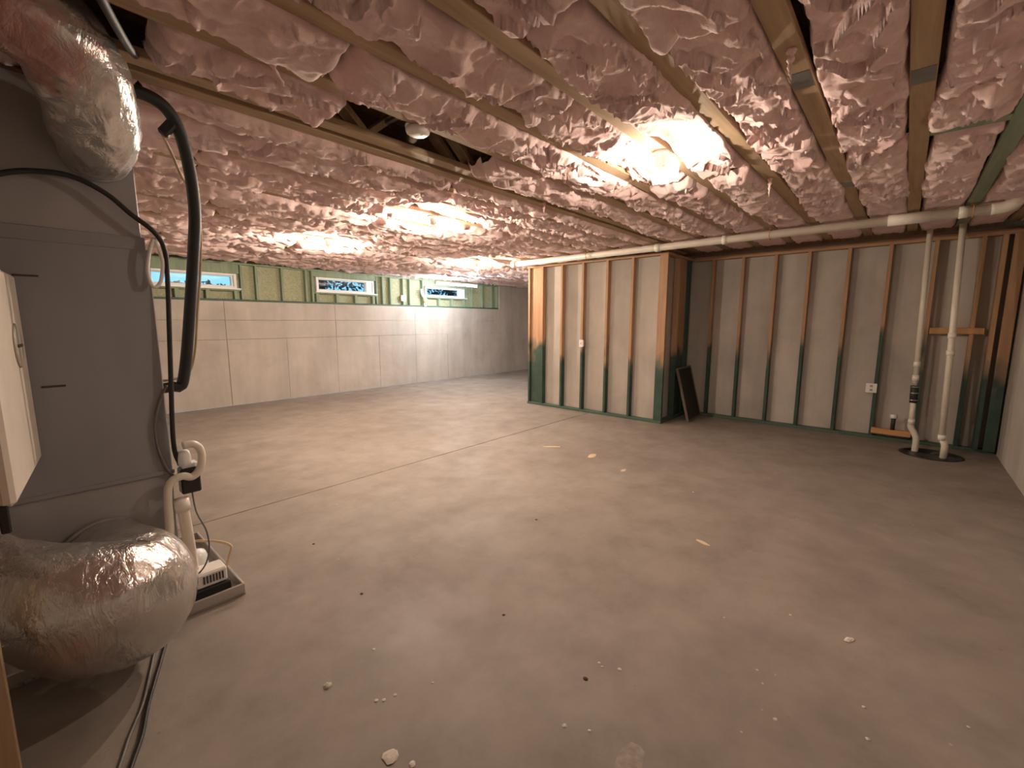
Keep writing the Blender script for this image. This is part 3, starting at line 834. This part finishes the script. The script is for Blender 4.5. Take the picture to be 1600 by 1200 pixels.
# lower flex duct
def flex(name, label, path, radii, mat, seed, parent_tag=None, n=64, amp=.018):
    P = smooth_path(path, .012); m_ = len(P)
    s = np.r_[0, np.cumsum(np.linalg.norm(np.diff(P, axis=0), axis=1))]
    rk = np.interp(np.linspace(0, 1, m_), np.linspace(0, 1, len(radii)), radii)
    kk = np.arange(n) / n * 2 * math.pi
    S, K = np.meshgrid(s, kk, indexing='ij')
    cx, sx_ = np.cos(K), np.sin(K)
    D = amp * (ridge(S * 9 + cx * 1.6 + seed, sx_ * 1.8 + S * 2.5 + 20, 3) - .4) + amp * .8 * (fbm(S * 4 + cx + seed, sx_ + 11, 2) - .5)
    D += amp * .22 * (ridge(S * 34 + cx * 5 + seed, sx_ * 5 + S * 9, 2) - .4)
    return MB().tube(P, rk, n, caps=True, disp=lambda i, k: D[i, k])
ld = thing('flex_duct', 'fat silver flex duct bulging out from the foot of the furnace', 'duct', (.15, 2.3, .1))
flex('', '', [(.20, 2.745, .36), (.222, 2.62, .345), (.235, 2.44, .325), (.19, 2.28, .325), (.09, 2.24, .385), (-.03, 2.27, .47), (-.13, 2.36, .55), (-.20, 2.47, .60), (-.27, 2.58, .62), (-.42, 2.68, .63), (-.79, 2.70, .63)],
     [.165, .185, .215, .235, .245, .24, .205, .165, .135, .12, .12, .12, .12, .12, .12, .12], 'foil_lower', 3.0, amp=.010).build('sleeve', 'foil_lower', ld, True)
MB().lathe((.20, 2.752, .36), [(.167, -.0), (.172, -.01), (.172, -.03), (.167, -.035)], d=(0, 1, 0), n=32).build('collar', 'galvanised', ld, True)
ud = thing('flex_duct', 'shiny upper flex duct curving from the plenum up between the ceiling batts', 'duct', (.3, 2.4, 2.1))
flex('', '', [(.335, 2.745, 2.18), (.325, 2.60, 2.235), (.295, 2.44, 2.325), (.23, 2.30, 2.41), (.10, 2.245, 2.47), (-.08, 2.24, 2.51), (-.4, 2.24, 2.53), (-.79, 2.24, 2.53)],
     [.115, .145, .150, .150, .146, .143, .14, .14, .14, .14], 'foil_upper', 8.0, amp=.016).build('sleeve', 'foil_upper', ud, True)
MB().lathe((.335, 2.756, 2.19), [(.122, 0), (.125, -.005), (.125, -.02), (.12, -.022)], d=(0, 1, 0), n=28).build('collar', 'galvanised', ud, True)

# refrigerant line set
ls = thing('refrigerant_line', 'thick black insulated refrigerant line arching from the ceiling down the furnace side', 'pipe', (.7, 2.9, 1.1))
pp = [on_y(*q) for q in ((188, 139, 2.60), (225, 147, 2.60), (258, 168, 2.62), (280, 205, 2.66), (296, 265, 2.72), (304, 330, 2.78), (302, 400, 2.84), (297, 480, 2.88), (291, 560, 2.9), (284, 602, 2.9), (272, 604, 2.9))] + [np.array([.48, 2.9, on_y(270, 606, 2.9)[2]])]
MB().tube(smooth_path(pp, .012), .027, 14).build('insulation_sleeve', 'black_rubber', ls, True)
q0, q1 = on_y(276, 186, 2.64), on_y(253, 210, 2.66)
MB().bar(q0, q1, .035, .045, ch=.008).build('tape_wrap', 'black_rubber', ls)
cp = tag(MB().tube(smooth_path([on_y(*q) for q in ((254, 211, 2.665), (268, 240, 2.74), (286, 280, 2.83), (306, 306, 2.88), (313, 360, 2.90), (313, 420, 2.95), (309, 480, 2.97), (303, 560, 2.99))] + [np.array([.62, 2.99, 1.15]), np.array([.48, 2.99, 1.13])], .015), .007, 8).build('copper_line', 'copper_tan', smooth=True), 'thin tan copper line running beside the thick black refrigerant line', 'pipe')

# black cable arching across the plenum, white loop
P = [on_y(*q, 2.70) for q in ((-40, 285), (0, 271), (50, 267), (110, 275), (165, 302), (205, 335), (240, 362), (257, 390), (262, 440), (266, 560), (271, 690))]
for i in range(7, 11): P[i] = on_y(*((257, 390), (262, 440), (266, 560), (271, 690))[i - 7], 2.72)
P.append(on_y(281, 726, 2.725))
tag(MB().tube(smooth_path(P, .015), .011, 10).build('black_cable', 'black_rubber', smooth=True), 'black cable arching across the grey plenum and down the cabinet edge', 'cable')
P = [on_y(*q, 2.715) for q in ((240, 372), (233, 395), (231, 425), (240, 448), (251, 440), (254, 410), (247, 388), (240, 372))]
tag(MB().tube(smooth_path(P, .01), .008, 8).build('white_wire_loop', 'white_plastic', smooth=True), 'white wire looped at the top edge of the furnace cabinet', 'wire')
P = [on_y(*q, 2.738) for q in ((260, 602), (250, 625), (242, 665), (248, 705), (262, 735), (275, 745))]
tag(MB().tube(smooth_path(P, .01), .006, 8).build('control_wire', 'grey_wire', smooth=True), 'thin dark wire bowed across the lower right of the furnace cabinet', 'wire')

P = [on_z(*q) for q in ((140, -40, 2.40), (162, 5, 2.405), (184, 45, 2.42), (199, 70, 2.445), (211, 86, 2.499))]
tag(MB().tube(smooth_path(P, .015), .014, 10).build('black_cable', 'black_rubber', smooth=True), 'short black cable hanging from a truss beside the upper flex duct', 'cable')

# drain pan and condensate pump
pan = thing('drain_pan', 'shallow metal drain pan on the floor under the furnace', 'drain pan', (.3, 3.0, 0))
px0, px1, py0, py1 = -.17, .70, 2.53, 3.42
MB().box(px0, px1, py0, py1, .002, .008).build('pan_floor', 'pan_metal', pan)
for b in ((px0, px1, py0, py0 + .012), (px0, px1, py1 - .012, py1), (px0, px0 + .012, py0 + .012, py1 - .012), (px1 - .012, px1, py0 + .012, py1 - .012)):
    MB().box(*b, .008, .062, .003).build('pan_rim', 'pan_metal', pan)
for (x_, y_) in ((-.09, 2.80), (.44, 2.80), (-.09, 3.30), (.44, 3.30)):
    MB().box(x_ - .03, x_ + .03, y_ - .03, y_ + .03, .008, .08, .003).build('furnace_foot', 'black_rubber', fu)
cpu = thing('condensate_pump', 'small white condensate pump with a slotted cover in the drain pan', 'pump', (.56, 2.68, .008))
MB().box(.44, .655, 2.595, 2.735, .009, .0765, .006).build('reservoir', 'black_plastic', cpu)
lid = MB().box(.45, .645, 2.607, 2.725, .076, .155, .008).build('motor_cover', 'white_plastic', cpu)
for k in range(7): MB().box(.535 + k * .014, .542 + k * .014, 2.604, 2.6075, .098, .138).build('vent_slot_shade', 'grille_dark', lid)  # dark bars paint the shade inside the cover's vent openings
MB().lathe((.552, 2.805, .009), [(.05, 0), (.055, .05), (.055, .16), (.045, .19), (.02, .20)], n=20).build('float_chamber', 'pvc_clear_cap', cpu, True)
MB().tube(smooth_path([(.66, 2.70, .10), (.69, 2.72, .16), (.705, 2.74, .20), (.66, 2.82, .215), (.58, 2.90, .22), (.54, 2.95, .20)], .01), .007, 8).build('discharge_tube', 'tan_tube', cpu, True)

# condensate trap piping
YT = 2.69
tr = thing('condensate_pipe', 'looped white condensate drain pipe on the furnace side', 'pipe', (.47, YT, .1))
P = [np.array([.472, YT, .15]), np.array([.455, YT, .22])] + [on_y(*q, YT) for q in ((267, 850), (265, 820), (262, 770), (268, 752), (285, 744), (300, 745), (312, 733), (315, 715), (311, 700), (300, 694), (285, 697))]
MB().tube(smooth_path(P, .008), .019, 12).build('trap_loop', 'pipe_pvc', tr, True)
P = [on_y(*q, YT + .015) for q in ((283, 784), (288, 806), (294, 840))] + [np.array([.515, YT + .005, .15])]
MB().tube(smooth_path(P, .02), [.034] * 0 or .026, 14).build('stand_pipe', 'pipe_pvc', tr, True)
P = [on_y(*q, YT + .015) for q in ((282, 780), (286, 797))]
MB().tube(P, .036, 16).build('coupling', 'pvc_collar', tr, True)
c = on_y(290, 745, YT + .062) + np.array([.014, 0, 0])
fs = thing('float_switch', 'black box float switch with a clear cap clipped to the furnace edge', 'switch', tuple(c))
MB().box(c[0] - .04, c[0] + .045, c[1] - .03, c[1] + .04, c[2] - .085, c[2] + .05, .006).build('body', 'black_plastic', fs)
MB().box(c[0] - .03, c[0] + .04, c[1] - .025, c[1] + .035, c[2] + .05, c[2] + .075, .004).build('clip', 'pvc_clear_cap', fs)
MB().lathe((c[0] - .018, c[1] - .03, c[2] + .07), [(.026, 0), (.03, .02), (.03, .05), (.024, .075), (.01, .085)], n=18).build('clear_cap', 'pvc_clear_cap', fs, True)
P = [on_y(*q) for q in ((300, 768, 2.745), (307, 800, 2.71), (322, 828, 2.65), (327, 855, 2.645), (322, 880, 2.64), (308, 900, 2.635))]
tag(MB().tube(smooth_path(P, .01), .004, 8).build('float_switch_wire', 'grey_wire', smooth=True), 'thin grey wire bowing down from the float switch to the pump', 'wire')

# cord on the floor under the duct
P = [(*on_z(*q, .007)[:2], .008) for q in ((245, 1055), (232, 1100), (222, 1150), (205, 1200), (190, 1260))]
P = [(3 * P[0][0] - 2 * P[1][0], 3 * P[0][1] - 2 * P[1][1], .008)] + P
tag(MB().tube(smooth_path(P, .012), .007, 8).build('power_cord', 'black_rubber', smooth=True), 'black power cord trailing on the floor from under the silver duct', 'cord')
P = [(*on_z(*q, .005)[:2], .006) for q in ((226, 1090), (212, 1128), (202, 1152), (188, 1195), (166, 1255))]
P = [(4 * P[0][0] - 3 * P[1][0] - .035, 4 * P[0][1] - 3 * P[1][1], .006)] + P
tag(MB().tube(smooth_path(P, .012), .005, 8).build('power_cord', 'grey_wire', smooth=True), 'thinner dark cord beside the black cord below the silver duct', 'cord')

# ================================================================== FLOOR DEBRIS
def chip(px_, py_, r, label, flat=.35, mat='rock_chip', name='concrete_chip', cat='debris', group=None, el=1.0, rot=0.0):
    p = on_z(px_, py_, 0); m = MB(); n_, k_ = 10, 5
    V = []; F = []
    for i in range(k_):
        ph = math.pi * (i / (k_ - 1)) / 2
        for j in range(n_):
            a = 2 * math.pi * j / n_
            rr_ = r * max(math.cos(ph), .05) * (1 + .35 * (random.random() - .5))
            x_, y_ = rr_ * math.cos(a) * el, rr_ * math.sin(a) / el
            V.append((p[0] + x_ * math.cos(rot) - y_ * math.sin(rot), p[1] + x_ * math.sin(rot) + y_ * math.cos(rot), .0005 + r * flat * math.sin(ph) * (1 + .2 * (random.random() - .5))))
    F = [(i * n_ + j, i * n_ + (j + 1) % n_, (i + 1) * n_ + (j + 1) % n_, (i + 1) * n_ + j) for i in range(k_ - 1) for j in range(n_)]
    F += [tuple(range(n_))[::-1], tuple((k_ - 1) * n_ + j for j in range(n_))]
    m.add(V, F); tag(m.build(name, mat), label, cat, group)
chip(512, 1072, .017, 'pale concrete chip lying on the bare floor', .6)
chip(610, 1183, .028, 'crusty pale mortar splat stuck to the floor beside a smaller splat', .22)
chip(644, 1194, .012, 'small round mortar splat beside the larger crusty splat', .3)
chip(1327, 1000, .020, 'white flake lying alone on the floor towards the near wall', .3, el=1.35, rot=-.4)
chip(1098, 848, .030, 'pale wood sliver on the floor below the plastic wrapped bulb', .12, 'wood_sliver', 'wood_sliver', el=1.7, rot=1.2)
chip(925, 712, .055, 'tan wood flake on the floor before the stud box', .08, 'wood_sliver', 'wood_sliver', el=1.5, rot=.2)
chip(862, 698, .050, 'thin tan wood sliver on the floor near the saw cut', .06, 'wood_sliver', 'wood_sliver', el=2.2, rot=-.9)
chip(974, 735, .032, 'small tan wood scrap on the floor before the filter panel', .1, 'wood_sliver', 'wood_sliver', el=1.4)
chip(985, 1188, .055, 'rough pale patch on the floor', .03, 'mortar', 'pale_floor_patch', el=1.25)  # thin irregular patch, lighter than the floor around it
for q in ((1131, 965), (1235, 961), (588, 1095), (600, 1094), (617, 1086), (676, 1067), (584, 1015), (936, 1036), (941, 1042), (968, 1046), (882, 1134), (921, 1142), (1183, 1047), (1211, 1124), (1356, 1155), (1513, 1136), (1350, 1105), (1083, 769)):
    chip(*q, random.uniform(.005, .009), 'tiny pale crumb of concrete on the bare floor', .4, group='concrete crumbs on the floor')
for q in ((490, 850), (915, 1061), (787, 961), (565, 928), (838, 812)):
    chip(*q, random.uniform(.007, .011), 'tiny dark crumb on the bare floor', .4, 'bark', 'dirt_crumb', group='dark crumbs on the floor')
